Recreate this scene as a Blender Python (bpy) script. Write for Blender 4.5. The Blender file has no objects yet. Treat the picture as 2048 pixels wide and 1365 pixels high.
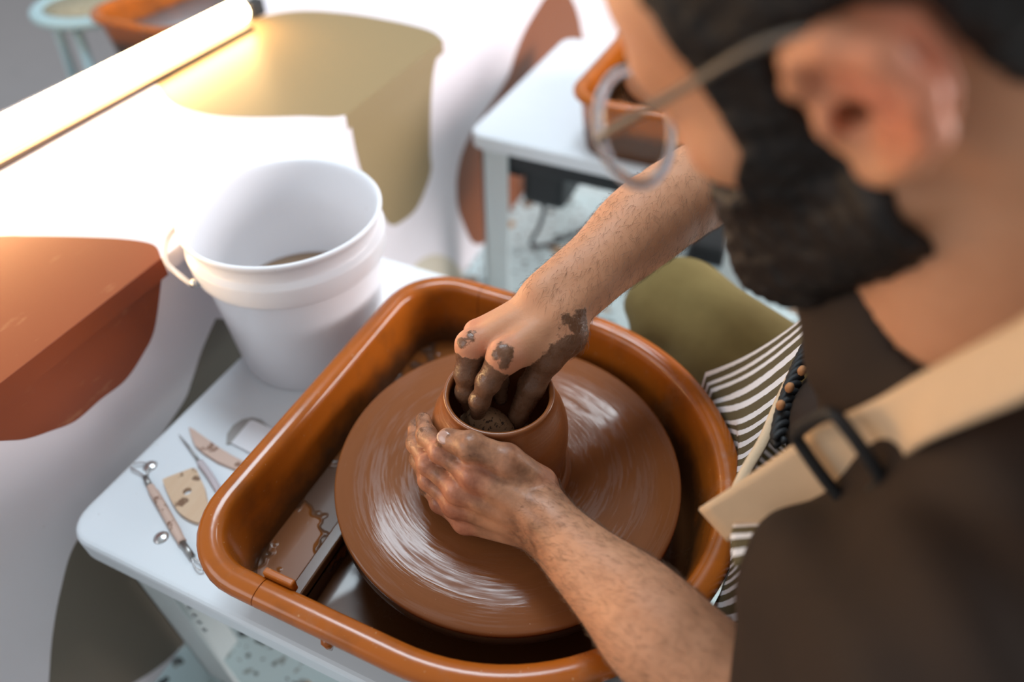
import bpy, bmesh, math, random
import numpy as np
from mathutils import Vector, Matrix
random.seed(4); rng = np.random.default_rng(4)
SC = bpy.context.scene
COL = SC.collection

# ------------------------------------------------------------------ camera, light, exposure
PITCH, YAW = math.radians(43.8), math.atan2(.405, .914)
cam = bpy.data.objects.new('camera', bpy.data.cameras.new('camera'))
COL.objects.link(cam); SC.camera = cam
cam.location = (.161, -.354, 1.02)
cam.rotation_euler = (math.pi/2-PITCH, 0, YAW)
cam.data.sensor_width = 36.0
cam.data.lens = 36.0*1390/2048
cam.data.clip_start = .01
cam.data.dof.use_dof = True
cam.data.dof.focus_distance = .575
cam.data.dof.aperture_fstop = 1.9

w = bpy.data.worlds.new('world'); SC.world = w; w.use_nodes = True
bg = w.node_tree.nodes['Background']
bg.inputs[0].default_value = (.90, .96, 1.0, 1); bg.inputs[1].default_value = .22
def area(name, loc, target, sx, sy, power, color):
    l = bpy.data.lights.new(name, 'AREA'); l.shape = 'RECTANGLE'; l.size = sx; l.size_y = sy
    l.energy = power; l.color = color
    o = bpy.data.objects.new(name, l); COL.objects.link(o); o.location = loc
    o.rotation_euler = (Vector(target)-Vector(loc)).to_track_quat('-Z', 'Y').to_euler()
    return o
# right-hand window daylight, two ceiling panels, and an added fill light rear left
area('window_or_fill_light', (3.1, 1.9, 1.5), (-.4, .2, .35), 2.2, 1.5, 88, (1.0, .95, .95))
area('window_or_fill_light', (-2.3, -2.2, 2.2), (-.2, 0, .5), 2.2, 1.4, 17, (.96, .98, 1.0))  # fill light added to brighten bucket, hands and face; no window known there
area('ceiling_panel', (-.60, .66, 2.45), (-.60, .66, 0), .92, .46, 15, (.76, .90, 1.0))
area('ceiling_panel', (-.33, 1.85, 2.45), (-.33, 1.85, 0), .40, .28, 4, (.88, .95, 1.0))
vs = SC.view_settings
vs.view_transform = 'Standard'; vs.look = 'None'; vs.exposure = 1.08; vs.gamma = 1.0
vs.use_curve_mapping = False

# ------------------------------------------------------------------ helpers
def smooth(me, on=True):
    me.polygons.foreach_set('use_smooth', [on]*len(me.polygons)); me.update()
def mesh(name, verts, faces, mat=None, parent=None, sm=True):
    me = bpy.data.meshes.new(name)
    if isinstance(verts, np.ndarray): verts = verts.tolist()
    if isinstance(faces, np.ndarray): faces = faces.tolist()
    me.from_pydata([tuple(v) for v in verts], [], [tuple(f) for f in faces])
    smooth(me, sm)
    if mat: me.materials.append(mat)
    o = bpy.data.objects.new(name, me); COL.objects.link(o)
    if parent: o.parent = parent
    return o
def from_bm(name, bm, mat=None, parent=None, sm=False, bevel=0):
    if bevel: bmesh.ops.bevel(bm, geom=bm.edges[:], offset=bevel, segments=2, affect='EDGES', profile=.5)
    bmesh.ops.recalc_face_normals(bm, faces=bm.faces[:])
    me = bpy.data.meshes.new(name); bm.to_mesh(me); bm.free()
    if mat: me.materials.append(mat)
    smooth(me, sm)
    o = bpy.data.objects.new(name, me); COL.objects.link(o)
    if parent: o.parent = parent
    return o
def tag(o, label, cat, group=None, kind=None):
    if label: o['label'] = label
    if cat: o['category'] = cat
    if group: o['group'] = group
    if kind: o['kind'] = kind
    return o
def thing(name, label, cat, loc=(0, 0, 0), rz=0, group=None):
    o = bpy.data.objects.new(name, None); COL.objects.link(o); o.empty_display_size = .05
    o.location = loc; o.rotation_euler = (0, 0, rz)
    return tag(o, label, cat, group)
def box(name, lo, hi, mat, parent=None, bevel=.002):
    bm = bmesh.new()
    c = [(lo[i]+hi[i])/2 for i in range(3)]; s = [hi[i]-lo[i] for i in range(3)]
    bmesh.ops.create_cube(bm, size=1, matrix=Matrix.Translation(c) @ Matrix.Diagonal((*s, 1)))
    return from_bm(name, bm, mat, parent, bevel=bevel)
def lathe(name, prof, mat, parent=None, n=96, center=(0, 0), closed=False):
    V, Fc = [], []
    m = len(prof)
    for i in range(n):
        a = 2*math.pi*i/n
        for r, z in prof: V.append((center[0]+r*math.cos(a), center[1]+r*math.sin(a), z))
    for i in range(n):
        j = (i+1) % n
        for k in range(m-1): Fc.append((i*m+k, j*m+k, j*m+k+1, i*m+k+1))
        if closed: Fc.append((i*m+m-1, j*m+m-1, j*m, i*m))
    if not closed:
        if prof[0][0] > 1e-6: Fc.append(tuple(i*m for i in range(n))[::-1])
        if prof[-1][0] > 1e-6: Fc.append(tuple(i*m+m-1 for i in range(n)))
    bm = bmesh.new(); vs_ = [bm.verts.new(v) for v in V]
    for f in Fc:
        try: bm.faces.new([vs_[i] for i in f])
        except ValueError: pass
    bmesh.ops.remove_doubles(bm, verts=bm.verts[:], dist=1e-6)
    return from_bm(name, bm, mat, parent, sm=True)
def catmull(pts, n=8, closed=False):
    pts = [np.array(p, float) for p in pts]; out = []
    N = len(pts)
    rngi = range(N) if closed else range(N-1)
    for i in rngi:
        if closed: p0, p1, p2, p3 = pts[i-1], pts[i], pts[(i+1) % N], pts[(i+2) % N]
        else: p0, p1, p2, p3 = pts[max(i-1, 0)], pts[i], pts[i+1], pts[min(i+2, N-1)]
        for k in range(n):
            t = k/n
            out.append(.5*((2*p1)+(-p0+p2)*t+(2*p0-5*p1+4*p2-p3)*t*t+(-p0+3*p1-3*p2+p3)*t**3))
    if not closed: out.append(pts[-1])
    return out
def tube(name, pts, r, mat, parent=None, n=8, closed=False, cap=True, radii=None, flat=1.0):
    pts = [Vector(p) for p in pts]; N = len(pts); V = []; Fc = []
    up = Vector((0, 0, 1))
    for i, p in enumerate(pts):
        if closed: t = (pts[(i+1) % N]-pts[i-1]).normalized()
        else: t = (pts[min(i+1, N-1)]-pts[max(i-1, 0)]).normalized()
        if abs(t.dot(up)) > .98: a = Vector((1, 0, 0)).cross(t).normalized()
        else: a = up.cross(t).normalized()
        b = t.cross(a)
        rr = radii[i] if radii else r
        for k in range(n):
            th = 2*math.pi*k/n
            V.append(p+a*rr*math.cos(th)+b*rr*flat*math.sin(th))
    M = N if closed else N-1
    for i in range(M):
        for k in range(n):
            j = (i+1) % N; l = (k+1) % n
            Fc.append((i*n+k, i*n+l, j*n+l, j*n+k))
    if cap and not closed:
        Fc.append(tuple(range(n))[::-1]); Fc.append(tuple((N-1)*n+k for k in range(n)))
    return mesh(name, V, Fc, mat, parent)
def prism(name, outline, z0, z1, mat, parent=None, bevel=0):
    bm = bmesh.new()
    f = bm.faces.new([bm.verts.new((x, y, z0)) for x, y in outline])
    r = bmesh.ops.extrude_face_region(bm, geom=[f])
    for v in r['geom']:
        if isinstance(v, bmesh.types.BMVert): v.co.z = z1
    if bevel:
        bmesh.ops.recalc_face_normals(bm, faces=bm.faces[:])
        ed = [e_ for e_ in bm.edges if abs(e_.verts[0].co.z-z1) < 1e-7 and abs(e_.verts[1].co.z-z1) < 1e-7]
        bmesh.ops.bevel(bm, geom=ed, offset=bevel, segments=3, affect='EDGES', profile=.5)
    return from_bm(name, bm, mat, parent)
def rrect(x0, y0, x1, y1, r, n=8):
    o = []
    for cx, cy, a0 in ((x1-r, y0+r, -90), (x1-r, y1-r, 0), (x0+r, y1-r, 90), (x0+r, y0+r, 180)):
        for k in range(n+1):
            a = math.radians(a0+90*k/n); o.append((cx+r*math.cos(a), cy+r*math.sin(a)))
    return o

# ------------------------------------------------------------------ materials
def mat(name, color=(.8, .8, .8), rough=.5, metal=0, spec=.5, coat=0, coat_rough=.05, sss=0, trans=0, ior=1.45, emit=None, estr=0):
    m = bpy.data.materials.new(name); m.use_nodes = True
    b = m.node_tree.nodes['Principled BSDF']
    b.inputs['Base Color'].default_value = (*color, 1)
    b.inputs['Roughness'].default_value = rough; b.inputs['Metallic'].default_value = metal
    b.inputs['Specular IOR Level'].default_value = spec
    b.inputs['Coat Weight'].default_value = coat; b.inputs['Coat Roughness'].default_value = coat_rough
    b.inputs['IOR'].default_value = ior; b.inputs['Transmission Weight'].default_value = trans
    if sss:
        b.inputs['Subsurface Weight'].default_value = sss
        b.inputs['Subsurface Radius'].default_value = (1, .35, .2); b.inputs['Subsurface Scale'].default_value = .006
    if emit:
        b.inputs['Emission Color'].default_value = (*emit, 1); b.inputs['Emission Strength'].default_value = estr
    return m
class NT:
    def __init__(s, m): s.m = m; s.t = m.node_tree; s.b = s.t.nodes['Principled BSDF']
    def n(s, typ, **k):
        nd = s.t.nodes.new(typ)
        for a, v in k.items(): setattr(nd, a, v)
        return nd
    def l(s, a, b): s.t.links.new(a, b)
    def val(s, sock, v):
        if hasattr(v, 'is_output'): s.l(v, sock)
        else: sock.default_value = v
    def math(s, op, a, b=0.0, c=None):
        nd = s.n('ShaderNodeMath', operation=op); s.val(nd.inputs[0], a); s.val(nd.inputs[1], b)
        if c is not None: s.val(nd.inputs[2], c)
        return nd.outputs[0]
    def coord(s, kind='Object'): return s.n('ShaderNodeTexCoord').outputs[kind]
    def scale(s, vec, sc):
        nd = s.n('ShaderNodeMapping'); nd.inputs['Scale'].default_value = sc if hasattr(sc, '__len__') else (sc,)*3
        s.l(vec, nd.inputs['Vector']); return nd.outputs[0]
    def noise(s, vec, sc, det=4, rough=.55):
        nd = s.n('ShaderNodeTexNoise'); nd.inputs['Scale'].default_value = sc; nd.inputs['Detail'].default_value = det
        nd.inputs['Roughness'].default_value = rough; s.l(vec, nd.inputs['Vector']); return nd.outputs[0]
    def ramp(s, fac, stops, interp='LINEAR'):
        nd = s.n('ShaderNodeValToRGB'); cr = nd.color_ramp; cr.interpolation = interp
        while len(cr.elements) < len(stops): cr.elements.new(.5)
        for e_, (p, c) in zip(cr.elements, stops):
            e_.position = p; e_.color = (*c, 1) if hasattr(c, '__len__') else (c, c, c, 1)
        s.l(fac, nd.inputs[0]); return nd.outputs[0]
    def mix(s, fac, a, b):
        nd = s.n('ShaderNodeMix', data_type='RGBA'); s.val(nd.inputs[0], fac)
        for i, v in ((6, a), (7, b)):
            if hasattr(v, 'is_output'): s.l(v, nd.inputs[i])
            else: nd.inputs[i].default_value = (*v, 1)
        return nd.outputs[2]
    def bump(s, h, strength=.3, dist=.001):
        nd = s.n('ShaderNodeBump'); nd.inputs['Strength'].default_value = strength; nd.inputs['Distance'].default_value = dist
        s.l(h, nd.inputs['Height']); s.l(nd.outputs[0], s.b.inputs['Normal']); return nd
    def base(s, c): s.val(s.b.inputs['Base Color'], c)
    def rough(s, c): s.val(s.b.inputs['Roughness'], c)

def speckled(name, color, rough, spots, amount, scale=120, coat=0, bumpd=0):
    m = mat(name, color, rough, coat=coat); t = NT(m); c = t.coord()
    n = t.noise(c, scale, 3); big = t.noise(c, 9, 3)
    f = t.ramp(n, [(1-amount, 0.0), (min(1, 1-amount+.03), 1.0)])
    col = t.mix(t.math('MULTIPLY', big, .22), color, tuple(x*.72 for x in color))
    t.base(t.mix(f, col, spots))
    if bumpd: t.bump(n, .3, bumpd)
    return m

M = {}
M['white_paint'] = speckled('white_paint', (.84, .765, .795), .45, (.6, .54, .5), .22, 60)
M['white_table'] = speckled('white_table', (.76, .80, .84), .38, (.33, .2, .13), .265, 140)
M['white_leg'] = mat('white_leg', (.62, .66, .66), .4)
M['white_plastic'] = speckled('white_plastic', (.86, .86, .90), .32, (.34, .22, .14), .255, 110)
M['black'] = mat('black_metal', (.012, .014, .016), .45)
M['rubber'] = mat('black_rubber', (.02, .021, .022), .6)
M['steel'] = mat('steel', (.62, .62, .62), .25, metal=1)
M['dull_steel'] = mat('dull_steel', (.35, .34, .33), .4, metal=1)
M['terracotta'] = mat('terracotta_paint', (.36, .10, .03), .4)
t = NT(M['terracotta']); c = t.coord(); nz = t.noise(t.scale(c, (6, 1.6, 6)), 7, 6, .65)
t.base(t.mix(t.ramp(nz, [(.60, 0.0), (.72, .55)]), (.26, .050, .010), (.55, .24, .11)))
M['olive_paint'] = mat('olive_paint', (.27, .19, .09), .5)
M['brick_paint'] = mat('brick_paint', (.22, .058, .014), .5)
M['cream_paint'] = mat('cream_paint', (.66, .57, .45), .5)
M['taupe_paint'] = mat('taupe_paint', (.17, .135, .10), .5)

# pan plastic: orange brown, mud specks, smears
m = M['pan'] = mat('pan_plastic', (.42, .11, .012), .30, spec=.4, coat=.15, coat_rough=.15); t = NT(m); c = t.coord()
spk = t.ramp(t.noise(c, 260, 2), [(.72, 0.0), (.75, 1.0)])
smr = t.ramp(t.noise(t.scale(c, (1, 1, .5)), 18, 5, .65), [(.56, 0.0), (.68, .65)])
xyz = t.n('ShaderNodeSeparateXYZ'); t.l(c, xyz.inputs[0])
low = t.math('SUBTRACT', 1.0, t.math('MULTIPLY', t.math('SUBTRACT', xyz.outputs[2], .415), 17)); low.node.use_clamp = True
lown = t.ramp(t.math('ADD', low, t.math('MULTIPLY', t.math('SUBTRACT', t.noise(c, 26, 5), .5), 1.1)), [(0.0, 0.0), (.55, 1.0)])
col = t.mix(spk, (.40, .100, .010), (.55, .27, .12))
col = t.mix(t.math('MULTIPLY', smr, .45), col, (.30, .14, .07))
col = t.mix(t.math('MULTIPLY', lown, .92), col, (.075, .032, .013))  # dark wet mud low on the walls, with shade painted in
t.base(col); t.rough(t.math('ADD', .2, t.math('MULTIPLY', smr, .25)))
m = M['slip'] = mat('wet_slip', (.10, .042, .02), .25, spec=.35); t = NT(m); c = t.coord()
n1 = t.noise(c, 17, 3)
t.base(t.mix(t.ramp(n1, [(.53, 0.0), (.57, 1.0)]), (.095, .042, .021), (.20, .062, .012)))
t.bump(t.ramp(n1, [(.51, 0.0), (.545, 1.0), (.58, .3)]), .8, .002)

# clay materials
def clay(name, color, rough, ringscale=900, ringstr=.25):
    m = mat(name, color, rough, coat=.35, coat_rough=.15); t = NT(m); c = t.coord()
    xyz = t.n('ShaderNodeSeparateXYZ'); t.l(c, xyz.inputs[0])
    z = t.n('ShaderNodeCombineXYZ'); t.val(z.inputs[2], xyz.outputs[2])
    n = t.noise(z.outputs[0], ringscale, 2); big = t.noise(c, 14, 4)
    t.base(t.mix(big, tuple(x*.8 for x in color), tuple(min(1, x*1.2) for x in color)))
    t.bump(n, ringstr, .0006)
    return m
M['clay'] = clay('wet_clay', (.25, .080, .024), .30, 420, .35)
m = M['wheel'] = mat('slip_coated_wheel', (.27, .13, .07), .3, spec=.3); t = NT(m); c = t.coord()
xyz = t.n('ShaderNodeSeparateXYZ'); t.l(c, xyz.inputs[0])
rad = t.math('SQRT', t.math('ADD', t.math('MULTIPLY', xyz.outputs[0], xyz.outputs[0]), t.math('MULTIPLY', xyz.outputs[1], xyz.outputs[1])))
ang = t.math('ARCTAN2', xyz.outputs[1], xyz.outputs[0])
pol = t.n('ShaderNodeCombineXYZ')
t.val(pol.inputs[0], t.math('MULTIPLY', rad, 60)); t.val(pol.inputs[1], t.math('MULTIPLY', t.math('SINE', ang), 1.2)); t.val(pol.inputs[2], t.math('MULTIPLY', t.math('COSINE', ang), 1.2))
pol2 = t.n('ShaderNodeCombineXYZ')
t.val(pol2.inputs[0], t.math('MULTIPLY', rad, 420)); t.val(pol2.inputs[1], t.math('MULTIPLY', t.math('SINE', ang), 3.5)); t.val(pol2.inputs[2], t.math('MULTIPLY', t.math('COSINE', ang), 3.5))
streak = t.noise(pol.outputs[0], 1.0, 4); fine = t.noise(pol2.outputs[0], 1.0, 3)
spk = t.ramp(t.noise(c, 330, 2), [(.74, 0.0), (.77, 1.0)])
col = t.mix(streak, (.170, .054, .017), (.235, .080, .027))
t.base(t.mix(t.math('MULTIPLY', spk, .35), col, (.5, .33, .22)))
t.rough(t.ramp(t.math('ADD', t.math('MULTIPLY', streak, .5), t.math('MULTIPLY', fine, .5)), [(.36, .48), (.53, .10)]))
t.bump(t.math('ADD', t.math('MULTIPLY', fine, .6), streak), .25, .0008)
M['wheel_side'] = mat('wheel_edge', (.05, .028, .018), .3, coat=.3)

# terrazzo floor
m = M['terrazzo'] = mat('terrazzo', (.5, .58, .58), .4); t = NT(m); c = t.coord()
col = (.50, .60, .60)
bgm = t.mix(t.noise(c, 6, 3), (.46, .62, .65), (.66, .75, .75))
for sc, lo, hi, cc, seed in ((32, .20, .235, (.035, .04, .04), 0), (21, .17, .20, (.42, .24, .10), 3.3), (45, .2, .24, (.12, .13, .13), 7.1), (60, .19, .23, (.3, .33, .32), 1.7), (14, .12, .15, (.24, .17, .12), 5.1)):
    mp = t.n('ShaderNodeMapping'); mp.inputs['Location'].default_value = (seed, seed*.7, 0); t.l(c, mp.inputs[0])
    dist = t.n('ShaderNodeVectorMath', operation='ADD'); t.l(mp.outputs[0], dist.inputs[0])
    nn = t.n('ShaderNodeTexNoise'); nn.inputs['Scale'].default_value = sc*1.2; t.l(c, nn.inputs['Vector'])
    sc_ = t.n('ShaderNodeVectorMath', operation='SCALE'); t.l(nn.outputs[1], sc_.inputs[0]); sc_.inputs['Scale'].default_value = .022
    t.l(sc_.outputs[0], dist.inputs[1])
    v = t.n('ShaderNodeTexVoronoi'); v.inputs['Scale'].default_value = sc; t.l(dist.outputs[0], v.inputs['Vector'])
    sepc = t.n('ShaderNodeSeparateColor'); t.l(v.outputs['Color'], sepc.inputs[0])
    keep = t.math('LESS_THAN', sepc.outputs[0], .42)
    th = t.math('MULTIPLY', sepc.outputs[1], .28)
    chip = t.math('MULTIPLY', t.math('LESS_THAN', v.outputs['Distance'], t.math('ADD', th, .12)), keep)
    bgm = t.mix(chip, bgm, cc)
t.base(bgm)
M['concrete'] = speckled('smooth_concrete', (.34, .31, .31), .55, (.28, .27, .27), .3, 8)
M['blue_paint'] = mat('pale_blue_paint', (.40, .55, .58), .4)
M['cane'] = speckled('cane_seat', (.45, .38, .26), .6, (.34, .27, .17), .5, 120)
M['bail'] = mat('bail_plastic', (.85, .76, .68), .35)
M['wood'] = mat('wood', (.62, .42, .27), .55); t = NT(M['wood']); c = t.coord()
st = t.ramp(t.noise(t.scale(c, (1, 1, 1)), 45, 3), [(.58, 0.0), (.63, 1.0)])
t.base(t.mix(t.math('MULTIPLY', st, .9), t.mix(t.noise(t.scale(c, (60, 8, 8)), 3, 3), (.62, .40, .25), (.70, .52, .36)), (.16, .07, .03)))
M['pink_wood'] = mat('pale_wood', (.62, .45, .38), .6); t = NT(M['pink_wood']); c = t.coord()
st = t.ramp(t.noise(c, 60, 3), [(.60, 0.0), (.66, 1.0)])
t.base(t.mix(t.math('MULTIPLY', st, .9), (.62, .44, .36), (.2, .09, .05)))
M['grip'] = mat('painted_grip', (.55, .48, .5), .5)
M['tube_glow'] = mat('tube_glow', (1, .9, .75), .4, emit=(1.0, .62, .27), estr=23)

# ------------------------------------------------------------------ the setting
f = mesh('floor', [(-.93, -1.4, 0), (1.8, -1.4, 0), (1.8, 3.2, 0), (-.93, 3.2, 0)], [(0, 1, 2, 3)], M['terrazzo'], sm=False)
tag(f, 'pale blue-white terrazzo floor with dark and ochre chips', None, kind='structure')
f = mesh('floor', [(-3.6, -1.4, 0), (-.93, -1.4, 0), (-.93, 3.2, 0), (-3.6, 3.2, 0)], [(0, 1, 2, 3)], M['concrete'], sm=False)
tag(f, 'smooth grey floor beyond the white counter', None, kind='structure')

# ------------------------------------------------------------------ counter with painted shapes
BT = .555
ctr = thing('counter', 'long low white counter painted with large terracotta, olive and brick shapes', 'counter', (-.4414, 0, 0), math.radians(1.28))
# local frame: x = away from the lip (negative is deeper), y = along
box('top_board', (-.475, -1.3, BT-.022), (0, 3.0, BT), M['white_paint'], ctr, .0015)
box('front_panel', (-.03, -1.3, 0), (-.010, 3.0, BT-.022), M['white_paint'], ctr, .001)
box('back_panel', (-.47, -1.3, 0), (-.45, 3.0, BT-.022), M['white_paint'], ctr, .001)
ca, sa = math.cos(math.radians(1.28)), math.sin(math.radians(1.28))
def cl(u, v): x, y = u+.4414, v; return (x*ca+y*sa, -x*sa+y*ca)
def patch_top(pts, mt, lip):
    o2 = [cl(*p) for p in pts]
    pp = [p for p in catmull([(x, y, 0) for x, y in o2], 6)]
    out = [(min(p[0], .0004), p[1]) for p in pp]
    prism('painted_shape', out, BT-.0002, BT+.0006, M[mt], ctr)
    y0, y1 = lip
    box('painted_shape', (-.001, y0, BT-.0222), (.0006, y1, BT+.0005), M[mt], ctr, .0001)
def patch_face(pts, mt):
    pp = [(p[0], p[1]) for p in catmull([(a, b, 0) for a, b in pts], 6)]
    bm = bmesh.new()
    fv = bm.faces.new([bm.verts.new((-.0102, y, min(max(z, .0005), BT-.0222))) for y, z in pp])
    r = bmesh.ops.extrude_face_region(bm, geom=[fv])
    for v in r['geom']:
        if isinstance(v, bmesh.types.BMVert): v.co.x = -.0092
    from_bm('painted_shape', bm, M[mt], ctr)
A1 = [(-0.444,0.054),(-0.464,0.067),(-0.485,0.068),(-0.518,0.060),(-0.562,0.044),(-0.611,0.024),(-0.643,0.010),(-0.720,-0.032),(-0.707,-0.175),(-0.436,-0.326)]
A2 = cl(*A1[0])
patch_top(A1 + [(-.437, -.33), (-.438, -.15)], 'terracotta', (-.36, A2[1]-.001))
B1 = [(-0.459,0.742),(-0.498,0.771),(-0.571,0.785),(-0.681,0.786),(-0.777,0.761),(-0.825,0.701),(-0.833,0.628),(-0.842,0.559),(-0.853,0.494),(-0.813,0.426),(-0.755,0.377),(-0.698,0.351),(-0.633,0.348),(-0.575,0.365),(-0.510,0.397),(-0.452,0.426)]
patch_top(B1 + [(-.4505, .5)], 'olive_paint', (cl(*B1[-1])[1], cl(*B1[0])[1]))
F1 = [(0.052,0.533),(0.044,0.518),(0.014,0.477),(-0.012,0.461),(-0.044,0.450),(-0.078,0.453),(-0.111,0.454),(-0.136,0.466),(-0.158,0.479),(-0.176,0.497),(-0.213,0.535),(-0.296,0.593)]
patch_face([(F1[0][0], .55)] + F1 + [(-.36, .55)], 'terracotta')
F2 = [(0.449,0.524),(0.450,0.482),(0.457,0.438),(0.480,0.378),(0.498,0.332),(0.516,0.305),(0.546,0.291),(0.603,0.284),(0.647,0.303),(0.677,0.330),(0.680,0.371),(0.699,0.461),(0.724,0.516),(0.756,0.538)]
patch_face([(F2[0][0], .55)] + F2 + [(F2[-1][0], .55)], 'olive_paint')
F3 = [(1.270,0.465),(1.160,0.433),(1.100,0.397),(1.042,0.357),(0.853,0.319),(0.789,0.271),(0.776,0.205),(0.793,0.143),(0.853,0.038),(0.970,-0.012),(1.086,-0.007),(1.231,0.004),(1.449,0.067),(1.626,0.207),(1.599,0.288),(1.524,0.378),(1.391,0.476)]
patch_face(F3, 'brick_paint')
F4 = [(0.546,0.156),(0.575,0.170),(0.620,0.160),(0.672,0.131),(0.736,0.070),(0.803,-0.035),(0.839,-0.126),(0.776,-0.159),(0.590,-0.002)]
patch_face(F4, 'cream_paint')
F5 = [(0.098,0.425),(0.062,0.402),(0.032,0.376),(0.006,0.358),(-0.059,0.341),(-0.130,0.333),(-0.184,0.320),(-0.222,0.285),(-0.257,0.242),(-0.291,0.190),(-0.323,0.142),(-0.192,0.013),(-0.095,0.018),(0.050,0.081),(0.152,0.212),(0.147,0.324),(0.132,0.394)]
patch_face(F5, 'taupe_paint')

# ------------------------------------------------------------------ pottery wheels (bench tables)
def leg_mesh(name, x, y, h, parent, sx):
    bm = bmesh.new()
    # angle leg: two flanges
    for lo, hi in (((x, y, 0), (x+sx*.055, y+.006, h)), ((x, y, 0), (x+sx*.006, y+.055, h))):
        l2 = [min(lo[i], hi[i]) for i in range(3)]; h2 = [max(lo[i], hi[i]) for i in range(3)]
        c_ = [(l2[i]+h2[i])/2 for i in range(3)]; s_ = [h2[i]-l2[i] for i in range(3)]
        bmesh.ops.create_cube(bm, size=1, matrix=Matrix.Translation(c_) @ Matrix.Diagonal((*s_, 1)))
    return from_bm(name, bm, M['white_leg'], parent, bevel=.0015)
TZ = .40
def table_outline():
    a = rrect(-.404, -.2, .175, .325, .034)
    keep = [p for p in a if not (p[0] > 0 and p[1] > 0)]
    step = [(.175, .19), (.168, .205), (.155, .21), (-.03, .21), (-.06, .215), (-.08, .235), (-.09, .26), (-.095, .295), (-.105, .315), (-.125, .325)]
    return keep[:9] + step + keep[9:]
def wheel_unit(loc, label, full):
    t_ = thing('pottery_wheel', label, 'pottery wheel', loc, 0)
    prism('table_top', table_outline(), TZ-.028, TZ, M['white_table'], t_, .006)
    for x, y, sx in ((-.385, -.178, 1), (-.385, .245, 1), (.16, -.178, -1), (.16, .130, -1)):
        leg_mesh('leg', x, y, TZ-.028, t_, sx)
    box('motor_housing', (-.315, -.14, .235), (-.225, -.04, TZ-.028), M['black'], t_, .012)
    box('motor_bracket', (-.372, -.13, .285), (-.318, -.06, TZ-.028), M['black'], t_, .006)
    box('crossbar', (-.38, -.17, TZ-.075), (.15, -.15, TZ-.028), M['black'], t_, .003)
    if full:
        for p in ((-0.3805,-0.1015,0.4000), (-0.3057,-0.1630,0.4000)):
            lathe('bolt_head', [(0, TZ+.0026), (.003, TZ+.0025), (.0055, TZ+.0016), (.0072, TZ+.0006), (.0078, TZ-.0004), (0, TZ-.0004)], M['steel'], t_, 24, (p[0], p[1]))
    lathe('drive_shaft', [(.018, TZ), (.018, .478), (0, .478)], M['dull_steel'], t_, 32)
    hd = lathe('wheel_head', [(0, .488), (.06, .488), (.12, .488), (.1565, .4878), (.1590, .4868), (.16, .4850), (.16, .4815)], M['wheel'], t_, 160)
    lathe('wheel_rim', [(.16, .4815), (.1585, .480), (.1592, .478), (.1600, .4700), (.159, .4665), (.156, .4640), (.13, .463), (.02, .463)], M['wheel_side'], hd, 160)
    return t_
pw = wheel_unit((0, 0, 0), 'white pottery wheel table with turning brown slip-coated disc under the potter', True)
pw2 = wheel_unit((-.004, .92, 0), 'second white pottery wheel standing empty beyond the working one', False)
# perforated bracket on the near leg: small bright holes
for i in range(4):
    q = [(-0.3034,-0.1813,0.2800), (-0.3016,-0.1823,0.2650), (-0.3000,-0.1828,0.2500), (-0.2977,-0.1840,0.2350)][i]
    lathe('bracket_rivet', [(0, .0), (.003, 0), (.0034, -.001), (.0034, -.003), (0, -.003)], M['white_leg'], pw, 12).matrix_local = Matrix.Translation(q) @ Matrix.Rotation(math.radians(90), 4, 'X')

# splash pan ------------------------------------------------------------
def d_outline(ins, n=10):
    R = .211-ins; L = .216-ins; rc = max(.072-ins, .012); o = []
    for k in range(49):
        a = math.radians(-90+180*k/48); o.append((R*math.cos(a), R*math.sin(a)))
    for k in range(1, 9): o.append((-(L-rc)*k/9, R))
    for k in range(n+1):
        a = math.radians(90+90*k/n); o.append((-(L-rc)+rc*math.cos(a), R-rc+rc*math.sin(a)))
    for k in range(1, 10): o.append((-L, (R-rc)*(1-2*k/10)))
    for k in range(n+1):
        a = math.radians(180+90*k/n); o.append((-(L-rc)+rc*math.cos(a), -(R-rc)+rc*math.sin(a)))
    for k in range(1, 9): o.append((-(L-rc)*(1-k/9), -R))
    return o
PANPROF = [(.030, .3998), (.024, .42), (.014, .490), (.010, .4965), (.0035, .4975), (.0006, .4985), (0, .501), (.0006, .5055), (.003, .5085), (.007, .5102), (.012, .5108), (.017, .5100), (.0205, .5080), (.0225, .504), (.0238, .498), (.031, .430), (.034, .418), (.040, .411), (.048, .409)]
def loft_pan(cut, keep_left):
    bm = bmesh.new(); rings = []
    for ins, z in PANPROF:
        rings.append([bm.verts.new((x, y, z)) for x, y in d_outline(ins)])
    n = len(rings[0])
    for z in (.409, .3998):                      # opening for the drive shaft
        rings.append([bm.verts.new((.026*math.cos(math.atan2(y, x)), .026*math.sin(math.atan2(y, x)), z)) for x, y in d_outline(.048)])
    for a, b in zip(rings, rings[1:]+rings[:1]):
        for i in range(n): bm.faces.new((a[i], a[(i+1) % n], b[(i+1) % n], b[i]))
    r = bmesh.ops.bisect_plane(bm, geom=bm.verts[:]+bm.edges[:]+bm.faces[:], plane_co=(cut, 0, 0), plane_no=(1, 0, 0), clear_outer=keep_left, clear_inner=not keep_left)
    ed = [g for g in r['geom_cut'] if isinstance(g, bmesh.types.BMEdge)]
    bmesh.ops.holes_fill(bm, edges=ed)
    return bm
pan = thing('splash_pan', 'orange-brown plastic splash pan around the turning clay-covered disc', 'splash pan', (0, 0, 0))
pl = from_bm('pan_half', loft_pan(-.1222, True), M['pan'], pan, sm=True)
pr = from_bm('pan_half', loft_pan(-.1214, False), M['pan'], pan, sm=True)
for o in (pl, pr):
    md = o.modifiers.new('es', 'EDGE_SPLIT'); md.split_angle = math.radians(40)
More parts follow.
